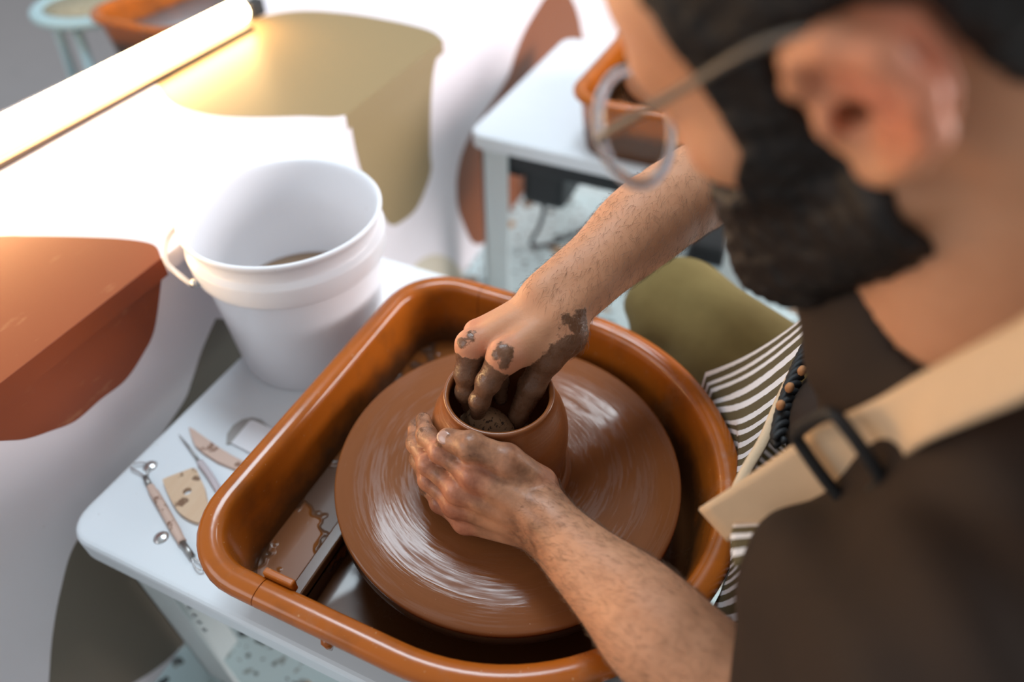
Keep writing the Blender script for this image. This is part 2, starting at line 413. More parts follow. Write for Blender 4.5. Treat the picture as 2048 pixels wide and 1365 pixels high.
# raised tray floor of the left half, its ridge and wet slip
prism('tray_floor', [p for p in [(max(min(x, -.1225), -.5), y) for x, y in d_outline(.030)]][49:], .4092, .4305, M['slip'], pan)
box('joint_ridge', (-.136, -.180, .425), (-.1225, .180, .4400), M['pan'], pan, .002)
box('joint_tab', (-.126, -.1895, .500), (-.098, -.1835, .5135), M['pan'], pan, .0015)
tube('pan_clip', [(-0.0580,-0.2061,0.4900), (-0.0611,-0.2044,0.4750), (-0.0651,-0.2014,0.4550)], .004, M['pan'], pan, 8, radii=[.0055, .004, .0012])

# second pan on the far wheel and wheel head shared design
pan2 = thing('splash_pan', 'orange-brown plastic splash pan on the empty second wheel', 'splash pan', (-.004, .92, 0))
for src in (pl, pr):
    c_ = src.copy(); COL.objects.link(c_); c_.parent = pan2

# ------------------------------------------------------------------ pot, sponge
PCX, PCY = -.0064, -.0028
pot_prof = [(0, .4877), (.066, .4877), (.0655, .4900), (.0610, .4922), (.0590, .4950), (.0605, .4975), (.0588, .5000), (.0580, .504), (.0585, .512), (.0598, .522), (.0606, .533), (.0603, .543), (.0590, .553), (.0565, .562), (.0530, .570), (.0490, .577), (.0466, .5815), (.0462, .5845), (.0467, .5868), (.0462, .5885), (.0448, .5892), (.0430, .5885), (.0420, .586), (.0420, .582), (.0440, .575), (.0500, .560), (.0530, .545), (.0530, .52), (.0500, .505), (.040, .4985), (0, .4980)]
pot = lathe('clay_pot', pot_prof, M['clay'], None, 128, (PCX, PCY))
tag(pot, 'wet brown clay pot with rounded rim being thrown on the disc', 'clay pot')

# sponge inside the pot
def blob(name, center, rad, mt, parent=None, n=24, amp=.08, seed=0):
    V, Fc = [], []
    r2 = np.random.default_rng(seed); ph = r2.uniform(0, 6.3, 6)
    for i in range(n+1):
        a = math.pi*i/n
        for k in range(n):
            b = 2*math.pi*k/n
            d = np.array((math.sin(a)*math.cos(b), math.sin(a)*math.sin(b), math.cos(a)))
            s = 1+amp*(math.sin(3*d[0]+ph[0]+2*d[2])+math.sin(4*d[1]+ph[1])+math.sin(5*d[2]+ph[2]+3*d[0]))/2
            V.append(tuple(np.array(center)+d*np.array(rad)*s))
    for i in range(n):
        for k in range(n):
            l = (k+1) % n; Fc.append((i*n+k, (i+1)*n+k, (i+1)*n+l, i*n+l))
    return mesh(name, V, Fc, mt, parent)
m = M['sponge'] = mat('sponge', (.24, .155, .09), .8); t = NT(m); c = t.coord()
v = t.n('ShaderNodeTexVoronoi'); v.inputs['Scale'].default_value = 330; t.l(c, v.inputs['Vector'])
pz = t.ramp(t.noise(c, 300, 3), [(.34, 0.0), (.42, 1.0)])
t.base(t.mix(pz, (.04, .02, .012), (.25, .135, .068))); t.bump(pz, .8, .0015)
sp = blob('sponge', (-.012, -.016, .556), (.024, .015, .017), M['sponge'], None, 28, .10, 3)
tag(sp, 'brown porous sponge pinched under the fingers inside the clay pot', 'sponge')

# white bucket
BX, BY = -.333, .137
bk = thing('bucket', 'white plastic bucket with wire bail standing beside the brown pan', 'bucket', (BX, BY, TZ))
prof = [(.0, .002), (.086, .002), (.0885, .0), (.0905, .003), (.0995, .140), (.1000, .1435), (.1065, .1445), (.1080, .147), (.1095, .168), (.1088, .1715), (.1030, .1735), (.1022, .176), (.1042, .192), (.1075, .1935), (.1092, .196), (.1094, .1985), (.1080, .2005), (.1058, .2005), (.1038, .197), (.1015, .19), (.0965, .14), (.0870, .008), (0, .006)]
lathe('body', prof, M['white_plastic'], bk, 128)
lathe('water', [(.0, .073), (.0913, .073), (.0908, .069), (0, .069)], mat('clay_water', (.42, .26, .14), .12), bk, 96)
hp = []
q0 = np.array((-0.3826,0.0334,0.5520))-np.array((BX, BY, TZ)); q1 = np.array((-0.4313,0.0757,0.5850))-np.array((BX, BY, TZ))
mid = np.array((-0.4237,0.0442,0.5650))-np.array((BX, BY, TZ))
arc = catmull([q0, np.array((-0.4087,0.0396,0.5560))-np.array((BX, BY, TZ)), mid, np.array((-0.4348,0.0620,0.5750))-np.array((BX, BY, TZ)), q1], 8)
tube('bail', arc, .0028, M['bail'], bk, 8)
lathe('bail_lug', [(0, .004), (.006, .004), (.007, .002), (.007, -.004), (0, -.004)], M['steel'], bk, 16).matrix_local = Matrix.Translation(Vector(q0)+Vector((.002, .003, 0))) @ Matrix.Rotation(math.radians(80), 4, 'Y') @ Matrix.Diagonal((.7, .7, .7, 1))

# tools on the table
Z = TZ
tl = thing('loop_tool', 'double-ended wire loop tool with pale wooden handle on the white table', 'clay tool', (0, 0, 0))
def at(pts, z): return [(p[0], p[1], z) for p in pts]
hpx = [(-0.357,-0.123),(-0.335,-0.133),(-0.310,-0.145),(-0.279,-0.160)]
tube('handle', catmull(at(hpx, Z+.0045), 6), .0045, M['pink_wood'], tl, 12, radii=[.0038]*3+[.0046]*13+[.0040]*3)
f1 = [(-0.371,-0.116),(-0.357,-0.123)]; f2 = [(-0.279,-0.160),(-0.259,-0.168)]
tube('ferrule', at(f1, Z+.0045), .0030, M['dull_steel'], tl, 10)
tube('ferrule', at(f2, Z+.0045), .0030, M['dull_steel'], tl, 10)
l1 = [(-0.371,-0.116),(-0.382,-0.114),(-0.394,-0.113),(-0.395,-0.108),(-0.388,-0.103),(-0.379,-0.103),(-0.371,-0.116)]
l2 = [(-0.260,-0.168),(-0.252,-0.174),(-0.245,-0.176),(-0.241,-0.174),(-0.247,-0.170),(-0.259,-0.168)]
tube('wire_loop', catmull(at(l1, Z+.0040), 5), .0009, M['steel'], tl, 6)
tube('wire_loop', catmull(at(l2, Z+.0040), 5), .0009, M['steel'], tl, 6)
rib = [(-0.349,-0.113),(-0.350,-0.109),(-0.346,-0.103),(-0.338,-0.093),(-0.333,-0.087),(-0.327,-0.087),(-0.319,-0.092),(-0.304,-0.101),(-0.292,-0.111),(-0.279,-0.121),(-0.273,-0.131),(-0.280,-0.136),(-0.291,-0.137),(-0.306,-0.135),(-0.323,-0.128)]
ro = [(p[0], p[1]) for p in catmull([(x, y, 0) for x, y in rib], 3, True)]
bm = bmesh.new()
hole = [(-0.317,-0.112)]
hc = hole[0]; hr = .0045
vo = [bm.verts.new((x, y, Z-.0001)) for x, y in ro]
vh = [bm.verts.new((hc[0]+hr*math.cos(2*math.pi*k/len(ro)), hc[1]+hr*math.sin(2*math.pi*k/len(ro)), Z-.0001)) for k in range(len(ro))]
def order(vl):
    return sorted(vl, key=lambda v_: math.atan2(v_.co.y-hc[1], v_.co.x-hc[0]))
vo, vh = order(vo), order(vh)
fs = [bm.faces.new((vo[i], vo[(i+1) % len(vo)], vh[(i+1) % len(vo)], vh[i])) for i in range(len(vo))]
r = bmesh.ops.extrude_face_region(bm, geom=fs)
for v_ in r['geom']:
    if isinstance(v_, bmesh.types.BMVert): v_.co.z += .005
rb = from_bm('wooden_rib', bm, M['wood'])
tag(rb, 'flat wooden rib with a round hole and clay stains on the white table', 'clay tool')
nt = thing('needle_tool', 'thin steel needle tool lying between wooden rib and wooden knife', 'clay tool')
nh = [(-0.332,-0.077),(-0.313,-0.085),(-0.285,-0.099)]
tube('handle', catmull(at(nh, Z+.0037), 4), .0036, M['grip'], nt, 10)
nn_ = [(-0.380,-0.057),(-0.357,-0.066),(-0.332,-0.077)]
tube('needle', at(nn_, Z+.0040), .0012, M['dull_steel'], nt, 8, radii=[.0004, .0011, .0016])
kn = [(-0.378,-0.044),(-0.371,-0.044),(-0.351,-0.048),(-0.325,-0.053),(-0.302,-0.056),(-0.280,-0.057),(-0.280,-0.068),(-0.294,-0.069),(-0.315,-0.069),(-0.336,-0.066),(-0.352,-0.062),(-0.362,-0.056)]
k_ = prism('wooden_knife', kn, Z-.0001, Z+.0042, M['pink_wood'], None, .001)
tag(k_, 'pale wooden modelling knife with pointed tip and clay smears', 'clay tool')
ks = [(-0.324,-0.045),(-0.333,-0.033),(-0.335,-0.020),(-0.331,-0.009),(-0.322,-0.002),(-0.311,-0.001),(-0.294,-0.007),(-0.298,-0.019),(-0.312,-0.036)]
s_ = prism('metal_rib', ks, Z-.0001, Z+.0016, M['dull_steel'], None)
tag(s_, 'rounded grey metal rib under a white plastic scraper', 'clay tool')
pc_ = [(-0.319,-0.042),(-0.321,-0.008),(-0.317,-0.006),(-0.278,-0.008),(-0.281,-0.039),(-0.291,-0.044)]
s_ = prism('plastic_scraper', pc_, Z+.0015, Z+.0032, M['white_plastic'], None)
tag(s_, 'small white plastic scraper smeared with clay resting on a metal rib', 'clay tool')

# tube lamp along the counter
lamp = thing('tube_lamp', 'glowing warm white tube lamp lying along the back of the counter', 'lamp')
ta, tb = np.array((-0.7887,-0.0473,0.5850)), np.array((-0.8167,0.6444,0.5850))
tb2 = tb; ta2 = ta + (ta-tb)*.9
NTB = 24
pts = [ta2+(tb2-ta2)*k/NTB for k in range(NTB+1)]; dirv = (tb2-ta2)/np.linalg.norm(tb2-ta2)
ext = [tb2+dirv*.006, tb2+dirv*.010, tb2+dirv*.012]
tube('diffuser', pts+ext, .019, M['tube_glow'], lamp, 24, radii=[.019]*(NTB+1)+[.017, .012, .004])
side = np.array((-dirv[1], dirv[0], 0)); bm = bmesh.new(); rg = []
for p_ in (pts[0], pts[-1]):
    rg.append([bm.verts.new((p_[0]+side[0]*a_, p_[1]+side[1]*a_, z_)) for a_, z_ in ((-.024, BT-.0002), (.034, BT-.0002), (.034, BT+.022), (.018, BT+.016), (-.018, BT+.010), (-.024, BT+.010))])
for k in range(6): bm.faces.new((rg[0][k], rg[0][(k+1) % 6], rg[1][(k+1) % 6], rg[1][k]))
bm.faces.new(rg[0][::-1]); bm.faces.new(rg[1])
from_bm('channel', bm, mat('dark_channel', (.05, .03, .02), .5), lamp)
q = np.array((-0.8365,0.7036,0.5750))
box('end_cap', (q[0]-.012, q[1]-.020, BT-.0002), (q[0]+.012, q[1]+.020, BT+.030), M['black'], lamp, .005)

# stool and basin beyond the counter
sx_, sy_, _z = (-1.4844,0.8531,0.4500)
st_ = thing('stool', 'pale blue stool with round cane seat beyond the counter', 'stool', (sx_, sy_, 0))
lathe('seat_ring', [(.105, .43), (.128, .43), (.134, .437), (.134, .446), (.128, .452), (.105, .452)], M['blue_paint'], st_, 48, closed=True)
lathe('seat', [(0, .440), (.106, .440), (.106, .447), (0, .449)], M['cane'], st_, 48)
for a in (45, 135, 225, 315):
    ca_, sa_ = math.cos(math.radians(a-20)), math.sin(math.radians(a-20))
    tube('leg', [(.100*ca_, .100*sa_, .432), (.145*ca_, .145*sa_, 0)], .011, M['blue_paint'], st_, 10)
bz = thing('basin', 'brown plastic basin holding grey water on a stand beyond the counter', 'basin', (-1.150, .87, 0))
def rr_loft(name, prof, half, rc, mt, parent):
    bm = bmesh.new(); rings = []
    for ins, z in prof:
        rings.append([bm.verts.new((x, y, z)) for x, y in rrect(-half[0]+ins, -half[1]+ins, half[0]-ins, half[1]-ins, max(rc-ins, .01))])
    n = len(rings[0])
    for a, b in zip(rings, rings[1:]):
        for i in range(n): bm.faces.new((a[i], a[(i+1) % n], b[(i+1) % n], b[i]))
    bm.faces.new(rings[0][::-1]); bm.faces.new(rings[-1])
    return from_bm(name, bm, mt, parent, sm=True)
rr_loft('body', [(.03, .385), (.015, .49), (.004, .497), (0, .502), (.003, .510), (.012, .512), (.020, .508), (.024, .495), (.036, .405), (.05, .40)], (.14, .21), .075, M['pan'], bz)
rr_loft('water', [(.030, .458), (.028, .462)], (.14, .21), .075, mat('grey_water', (.30, .32, .34), .12), bz)
for dx, dy in ((-.09, -.15), (.09, -.15), (-.09, .15), (.09, .15)):
    box('leg', (dx-.015, dy-.015, 0), (dx+.015, dy+.015, .386), M['white_leg'], bz, .002)

# foot pedal and cable under the second wheel
px_, py_, _z = (0.0548,1.1578,0.0300)
fp = thing('foot_pedal', 'black rubber foot pedal lying on the terrazzo floor', 'foot pedal', (px_-.014, py_, 0), 0)
bm = bmesh.new()
vv = [bm.verts.new(p) for p in ((-.042, -.10, .0), (.042, -.10, 0), (.042, .10, 0), (-.042, .10, 0), (-.038, -.09, .035), (.038, -.09, .035), (.038, .09, .075), (-.038, .09, .075))]
for f_ in ((0, 3, 2, 1), (4, 5, 6, 7), (0, 1, 5, 4), (1, 2, 6, 5), (2, 3, 7, 6), (3, 0, 4, 7)): bm.faces.new([vv[i] for i in f_])
from_bm('treadle', bm, M['rubber'], fp, bevel=.006)
box('base_plate', (-.049, -.11, .0), (.049, .11, .008), M['black'], fp, .003)
cb = tube('power_cable', catmull([(-0.2812,0.7981,0.2500), (-0.2864,0.8233,0.2000), (-0.3137,0.8677,0.1200), (-0.3525,0.9179,0.0300), (-0.3349,0.9500,0.0080), (-0.3041,0.9895,0.0060), (-0.2676,1.0527,0.0060), (-0.2218,1.1773,0.0060), (-0.1829,1.3244,0.0060)], 8), .005, M['rubber'], None, 8)
tag(cb, 'black power cable hanging from the motor and curling over the terrazzo', 'cable')

# ------------------------------------------------------------------ person: distance-field modelling
class Cone:
    def __init__(s, a, ra, b, rb):
        s.a = np.array(a, float); s.b = np.array(b, float); s.ra = ra; s.rb = rb
        s.c = (s.a+s.b)/2; s.R = np.linalg.norm(s.b-s.a)/2+max(ra, rb)
    def __call__(s, p):
        ba = s.b-s.a; t = np.clip(((p-s.a)@ba)/max(ba@ba, 1e-12), 0, 1)
        d = p-s.a-t[:, None]*ba
        return np.sqrt((d*d).sum(1))-(s.ra+(s.rb-s.ra)*t)
class Ell:
    def __init__(s, c, r, rot=None):
        s.c = np.array(c, float); s.r = np.array(r, float); s.R = max(r); s.rot = rot
    def __call__(s, p):
        q = p-s.c
        if s.rot is not None: q = q@s.rot
        k0 = np.sqrt(((q/s.r)**2).sum(1)); k1 = np.sqrt(((q/s.r**2)**2).sum(1))
        return np.where(k0 < 1e-6, -min(s.r), k0*(k0-1)/np.maximum(k1, 1e-9))
def smin(a, b, k):
    h = np.clip(.5+.5*(b-a)/k, 0, 1)
    return b+(a-b)*h-k*h*(1-h)
FAR = .08
class Grp:
    """smooth union of primitives / groups"""
    def __init__(s, parts, k=.01):
        s.parts = parts; s.k = k
        lo = np.min([q.c-q.R for q in parts], 0); hi = np.max([q.c+q.R for q in parts], 0)
        s.c = (lo+hi)/2; s.R = np.linalg.norm(hi-lo)/2
    def __call__(s, p):
        c = (p.min(0)+p.max(0))/2; rr = np.linalg.norm(p.max(0)-p.min(0))/2
        d = None
        for q in s.parts:
            if np.linalg.norm(q.c-c)-q.R-rr > FAR: continue
            e_ = q(p)
            d = e_ if d is None else (smin(d, e_, s.k) if s.k > 1e-6 else np.minimum(d, e_))
        return np.full(len(p), FAR) if d is None else d
class Sub:
    def __init__(s, a, b, k=.003): s.a = a; s.b = b; s.k = k; s.c = a.c; s.R = a.R
    def __call__(s, p): return -smin(-s.a(p), s.b(p), s.k)
class Fn:
    def __init__(s, f, c, R): s.f = f; s.c = np.array(c, float); s.R = R
    def __call__(s, p): return s.f(p)
def chain(pts, rad, k=.006, bumps=()):
    return Grp([Cone(pts[i], rad[i], pts[i+1], rad[i+1]) for i in range(len(pts)-1)]+list(bumps), k)
def sdf_mesh(fn, lo, hi, h):
    lo = np.array(lo, float); hi = np.array(hi, float); NB = 8; S = 4
    Bz = h*NB; nb = np.ceil((hi-lo)/(Bz*S)).astype(int)
    cells = []; vals = []
    corner = np.stack(np.meshgrid(*[np.arange(NB+1)]*3, indexing='ij'), -1).reshape(-1, 3)
    for sx in range(nb[0]):
        for sy in range(nb[1]):
            for sz in range(nb[2]):
                base = np.array((sx, sy, sz))*S
                bi = np.stack(np.meshgrid(*[np.arange(S)]*3, indexing='ij'), -1).reshape(-1, 3)+base
                cen = lo+(bi+.5)*Bz
                d = fn(cen)
                kp = bi[np.abs(d) < Bz*1.25]
                if not len(kp): continue
                gi = (kp[:, None, :]*NB+corner[None])
                v = fn((lo+gi.reshape(-1, 3)*h)).reshape(len(kp), NB+1, NB+1, NB+1)
                act = np.zeros((len(kp), NB, NB, NB), int)
                for dx in (0, 1):
                    for dy in (0, 1):
                        for dz in (0, 1): act += (v[:, dx:dx+NB, dy:dy+NB, dz:dz+NB] < 0)
                w_ = np.argwhere((act > 0) & (act < 8))
                if not len(w_): continue
                b_, i, j, k = w_.T
                cv = np.stack([v[b_, i+dx, j+dy, k+dz] for dx in (0, 1) for dy in (0, 1) for dz in (0, 1)], 1)
                cells.append(kp[b_]*NB+w_[:, 1:]); vals.append(cv)
    cells = np.concatenate(cells); vals = np.concatenate(vals)
    big = (nb*S*NB+2).astype(np.int64)
    key = lambda c_: (c_[:, 0]+1)*big[1]*big[2]+(c_[:, 1]+1)*big[2]+(c_[:, 2]+1)
    kk = key(cells.astype(np.int64)); o = np.argsort(kk); kk = kk[o]; cells = cells[o]; vals = vals[o]
    CO = np.array([(a, b, c_) for a in (0, 1) for b in (0, 1) for c_ in (0, 1)], float)
    pos = np.zeros((len(cells), 3)); cnt = np.zeros(len(cells))
    for a in range(8):
        for b in range(a+1, 8):
            if np.abs(CO[a]-CO[b]).sum() != 1: continue
            m_ = (vals[:, a] < 0) != (vals[:, b] < 0)
            t_ = vals[m_, a]/(vals[m_, a]-vals[m_, b])
            pos[m_] += CO[a]+(CO[b]-CO[a])*t_[:, None]; cnt[m_] += 1
    V = lo+(cells+pos/cnt[:, None])*h
    faces = []
    for ax, ci in ((0, 4), (1, 2), (2, 1)):
        m_ = (vals[:, 0] < 0) != (vals[:, ci] < 0)
        c_ = cells[m_].astype(np.int64); ins = vals[m_, 0] < 0
        u_ = np.eye(3, dtype=np.int64)[(ax+1) % 3]; v_ = np.eye(3, dtype=np.int64)[(ax+2) % 3]
        idx = []
        ok = np.ones(len(c_), bool)
        for dlt in (0*u_, -u_, -u_-v_, -v_):
            q = key(c_+dlt); p_ = np.clip(np.searchsorted(kk, q), 0, len(kk)-1); ok &= kk[p_] == q; idx.append(p_)
        Q = np.stack(idx, 1)
        Q = np.where(ins[:, None], Q, Q[:, ::-1])
        faces.append(Q[ok])
    Fc = np.concatenate(faces)
    # pull vertices onto the surface
    def batched(pp):
        out = np.empty(len(pp)); bk_ = np.floor((pp-lo)/(Bz*S)).astype(np.int64)
        ky = bk_[:, 0]*1000003+bk_[:, 1]*1009+bk_[:, 2]; od = np.argsort(ky, kind='stable'); sp_ = np.flatnonzero(np.diff(ky[od]))+1
        for ix in np.split(od, sp_): out[ix] = fn(pp[ix])
        return out
    for _ in range(2):
        e_ = h*.35
        T = np.array([(1, 1, 1), (1, -1, -1), (-1, 1, -1), (-1, -1, 1)], float)
        dd = [batched(V+t_*e_) for t_ in T]
        g = sum(t_[None]*d_[:, None] for t_, d_ in zip(T, dd))/(4*e_)
        gl = np.maximum(np.linalg.norm(g, axis=1), .3)
        d0 = sum(dd)/4
        V = V-(np.clip(d0/gl, -h, h)/gl)[:, None]*g
    return V, Fc
def sdf_obj(name, fn, lo, hi, h, mt, parent):
    V, Fc = sdf_mesh(fn, lo, hi, h)
    return mesh(name, V, Fc, mt, parent), V

person = thing('person', 'seated bearded potter in dark shirt and striped apron, both hands shaping the clay pot', 'person', (.47, 0, 0))
PO = np.array((.47, 0, 0))
def prt(o): o.matrix_parent_inverse = Matrix.Translation((-.47, 0, 0)); return o

# head frame
HC = np.array((.180, -.019, .927))
HF = np.array((-.855, .192, -.483)); HF /= np.linalg.norm(HF)
HL = np.array((-.092, -.970, -.224)); HL -= HF*(HL@HF); HL /= np.linalg.norm(HL)
HU = np.cross(HF, HL)
th_ = math.radians(6); HF, HU = HF*math.cos(th_)-HU*math.sin(th_), HU*math.cos(th_)+HF*math.sin(th_)
HR = np.stack([HF, HL, HU], 1)          # columns: forward, left, up
def hw(p): return HC+HR@np.array(p, float)
def hcone(a, ra, b, rb): return Cone(hw(a), ra, hw(b), rb)
def hell(c, r): return Ell(hw(c), r, HR)
skull = Grp([hell((-.014, 0, .042), (.100, .074, .086)), hell((.040, 0, -.004), (.058, .062, .078)), hell((.050, 0, .050), (.052, .062, .052)),
    hcone((.0, .050, -.055), .018, (.074, .016, -.098), .020), hcone((.0, -.050, -.055), .018, (.074, -.016, -.098), .020),
    hcone((.074, .016, -.098), .020, (.074, -.016, -.098), .020), hell((.055, 0, -.06), (.045, .042, .045)),
    hell((.060, .042, -.018), (.026, .022, .020)), hell((.060, -.042, -.018), (.026, .022, .020)),
    hcone((.084, .034, .026), .012, (.090, .010, .026), .012), hcone((.084, -.034, .026), .012, (.090, -.010, .026), .012),
    hell((.078, .031, .008), (.014, .015, .011)), hell((.078, -.031, .008), (.014, .015, .011))], .014)
nose = Grp([hcone((.092, 0, .012), .008, (.112, 0, -.024), .011), hcone((.103, .010, -.028), .008, (.103, -.010, -.028), .008)], .008)
lips = hcone((.093, .018, -.055), .008, (.093, -.018, -.055), .008)
def ear(sg):
    E_ = lambda x, y, z: hw((-.011+(x+.012)*.86, sg*(.080+(y-.079)*1.25), .001+z*.90))
    hx = [(.008, .074, .002), (.010, .080, .018), (.001, .086, .031), (-.014, .091, .035), (-.029, .094, .027), (-.036, .094, .008), (-.032, .090, -.011), (-.020, .084, -.024), (-.008, .079, -.032)]
    hr = [.0040, .0048, .0054, .0058, .0060, .0060, .0058, .0056, .0060]
    helix = chain([E_(*p) for p in hx], hr, .004)
    anti = chain([E_(-.008, .084, .020), E_(-.021, .087, .010), E_(-.024, .086, -.005), E_(-.014, .082, -.017)], [.0040, .0045, .0050, .0050], .004)
    plate = Ell(E_(-.014, .0755, .002), (.023, .0060, .033), HR)
    lobe = Ell(E_(-.005, .077, -.030), (.0105, .0055, .010), HR)
    tragus = Ell(E_(.006, .079, -.004), (.0055, .006, .0075), HR)
    root = Cone(E_(.0, .066, -.015), .016, E_(-.008, .068, .018), .016)
    g = Grp([helix, anti, plate, lobe, tragus, root], .004)
    hole = Grp([Cone(E_(-.005, .090, .006), .0088, E_(-.006, .089, -.013), .0072), Cone(E_(-.004, .088, -.004), .0065, E_(-.002, .068, -.003), .0055), Ell(E_(-.004, .092, .024), (.0085, .0065, .0055), HR)], .003)
    return Sub(g, hole, .003)
NB_ = np.array((.272, -.018, .795))
neck = Grp([Cone(hw((-.030, 0, -.02)), .054, NB_, .057), Cone(hw((.01, 0, -.07)), .040, NB_+np.array((-.018, .008, -.01)), .042)], .02)
head = Grp([Grp([skull, nose, lips], .007), ear(1), ear(-1), neck], .008)

SL, SR = np.array((.292, -.178, .722)), np.array((.305, .165, .765))
EL, ER = np.array((.288, -.166, .548)), np.array((.125, .318, .676))
core = Grp([Ell((.335, -.005, .69), (.085, .145, .10)), Ell((.42, 0, .56), (.09, .12, .12)), Ell((.47, 0, .47), (.10, .14, .07)),
    Cone(NB_, .055, (.33, -.005, .70), .08), Cone((.295, -.05, .742), .034, SL, .040), Cone((.29, .04, .765), .034, SR, .040)], .03)
# ---- left arm + hand (cupping the outside of the pot)
LW = np.array((0.0659,-0.0731,0.5360))
Lm, Le = np.array((0.1462,-0.1141,0.5490)), np.array((0.1778,-0.1337,0.5540))
Lq = np.array((0.1011,-0.0931,0.5420))
def arm(P_, r_, k=.004, n=5):
    Q = np.array(catmull([np.append(np.array(a, float), b) for a, b in zip(P_, r_)], n))
    return Grp([Cone(Q[i_][:3], Q[i_][3], Q[i_+1][:3], Q[i_+1][3]) for i_ in range(len(Q)-1)], k)
armL = Grp([arm([LW+(0, 0, .011), Lq+(0, 0, .007), Lm, Le, EL], [.0195, .0240, .0325, .0360, .0390]), arm([LW-(0, 0, .010), Lq-(0, 0, .006), Lm-(0, 0, .003), Le], [.0190, .0235, .0320, .035]), Cone(EL, .040, SL, .044)], .008)
LH = dict(
 i=[(.003, -.0705, .5635), (-.030, -.0650, .569), (-.051, -.051, .563), (-.064, -.034, .558)],
 m=[(-.009, -.0765, .5455), (-.041, -.0680, .550), (-.063, -.050, .545), (-.0755, -.031, .540)],
 r=[(-.012, -.0780, .5240), (-.042, -.0690, .528), (-.062, -.051, .5235), (-.072, -.035, .519)],
 p=[(-.004, -.0790, .5040), (-.031, -.0735, .507), (-.049, -.062, .504), (-.060, -.051, .502)],
 t=[(.050, -.0515, .551), (.024, -.0560, .5755), (-.004, -.0615, .5855), (-.0255, -.0595, .5815)])
FR = dict(i=[.0100, .0088, .0080, .0068], m=[.0102, .0090, .0080, .0068], r=[.0098, .0085, .0076, .0066], p=[.0090, .0077, .0069, .0060], t=[.0135, .0122, .0112, .0090])
def finger(P_, r_, knob=.0002):
    P_ = [np.array(q, float) for q in P_]
    b = [Ell(q, (rr+knob,)*3) for q, rr in zip(P_[1:-1], r_[1:-1])]
    return chain(P_, r_, .004, b)
palmL = Grp([Cone(LW+(0, 0, .013), .0150, LH['i'][0], .0105), Cone(LW+(0, 0, .004), .0160, LH['m'][0], .0108), Cone(LW-(0, 0, .006), .0160, LH['r'][0], .0104), Cone(LW-(0, 0, .014), .0150, LH['p'][0], .0098),
    Cone(LW+(-.004, .006, .012), .0160, LH['t'][0], .0150), Cone(LH['t'][0], .0145, LH['t'][1], .0122), Cone((.045, -.065, .537), .015, (.008, -.0705, .552), .0095),
    Ell(LH['i'][0]+np.array((0, -.001, .0008)), (.0118,)*3), Ell(LH['m'][0]+np.array((0, -.001, .0005)), (.0122,)*3), Ell(LH['r'][0]+np.array((0, -.001, 0)), (.0114,)*3), Ell(LH['p'][0], (.0104,)*3)], .005)
# ---- right arm + hand (reaching down into the pot)
RW = np.array((0.0129,0.0582,0.6400))
Rm, Re = np.array((0.0446,0.1401,0.6560)), np.array((0.0640,0.1829,0.6680))
Rq = np.array((0.0267,0.0917,0.6480))
sv = np.array((.0085, -.0035, -.004))
armR = Grp([arm([RW+sv, Rq+sv*.6, Rm, Re, ER], [.0195, .0245, .0330, .0385, .043]), arm([RW-sv, Rq-sv*.6, Rm, Re], [.0195, .0240, .0320, .037]), Cone(ER, .042, SR, .046)], .006)
RH = dict(
 i=[(-0.0035,0.0016,0.6280), (-0.0119,-0.0118,0.6060), (-0.0169,-0.0185,0.5880), (-0.0187,-0.0189,0.5730)],
 m=[(-0.0355,0.0073,0.6220), (-0.0351,-0.0049,0.6000), (-0.0342,-0.0104,0.5830), (-0.0312,-0.0112,0.5680)],
 r=[(-.040, .026, .619), (-.031, .012, .596), (-.028, .004, .575), (-.022, .000, .560)],
 p=[(-.028, .040, .617), (-.020, .026, .597), (-.015, .018, .577), (-.012, .012, .562)],
 t=[(0.0323,0.0478,0.6260), (0.0232,0.0284,0.6120), (0.0153,0.0166,0.5860), (0.0082,0.0014,0.5560)])
RH = {k_: [np.array(q, float) for q in v_] for k_, v_ in RH.items()}
palmR = Grp([Cone(RW+sv, .0155, RH['i'][0], .0112), Cone(RW, .0160, RH['m'][0], .0108), Cone(RW-sv*.5+(0, .004, -.004), .016, RH['r'][0], .0105), Cone(RW-sv+(0, .008, -.006), .015, RH['p'][0], .0100),
    Cone(RW+sv*1.2, .0165, RH['t'][0], .0165), Cone(RH['t'][0], .0160, RH['t'][1], .0135), Cone(RH['i'][0]+(.004, .006, -.004), .0115, RH['t'][0]+(0, 0, -.004), .013),
    Ell(RH['i'][0], (.0120,)*3), Ell(RH['m'][0], (.0116,)*3), Cone(RH['i'][0], .0112, RH['i'][1], .0088), Cone(RH['m'][0], .0110, RH['m'][1], .0088)], .007)
def hand(palm, H):
    return Grp([Grp([palm, finger(H[k_], FR[k_])], .0050) for k_ in 'imrpt'], .0006)
body_fn = Grp([head, core, Grp([armL, hand(palmL, LH)], .010), Grp([armR, hand(palmR, RH)], .010)], .012)

# skin material with clay on it
m = M['skin'] = mat('skin', (.50, .27, .17), .5, sss=.12, spec=.35); t = NT(m); c = t.coord()
mud = t.n('ShaderNodeAttribute', attribute_name='mud'); red = t.n('ShaderNodeAttribute', attribute_name='red')
nz = t.noise(c, 55, 5, .6); fz = t.noise(c, 420, 3); stre = t.noise(c, 150, 4)
mm = t.ramp(t.math('ADD', mud.outputs['Fac'], t.math('MULTIPLY', t.math('SUBTRACT', t.noise(c, 90, 5, .65), .5), .9)), [(.47, 0.0), (.56, 1.0)])
skin = t.mix(nz, (.47, .210, .108), (.60, .295, .165))
film = t.n('ShaderNodeAttribute', attribute_name='film')
skin = t.mix(t.math('MULTIPLY', film.outputs['Fac'], t.ramp(t.noise(c, 70, 5, .6), [(.30, .15), (.62, .95)])), skin, (.20, .088, .048))
skin = t.mix(t.math('MULTIPLY', red.outputs['Fac'], .8), skin, (.58, .165, .095))
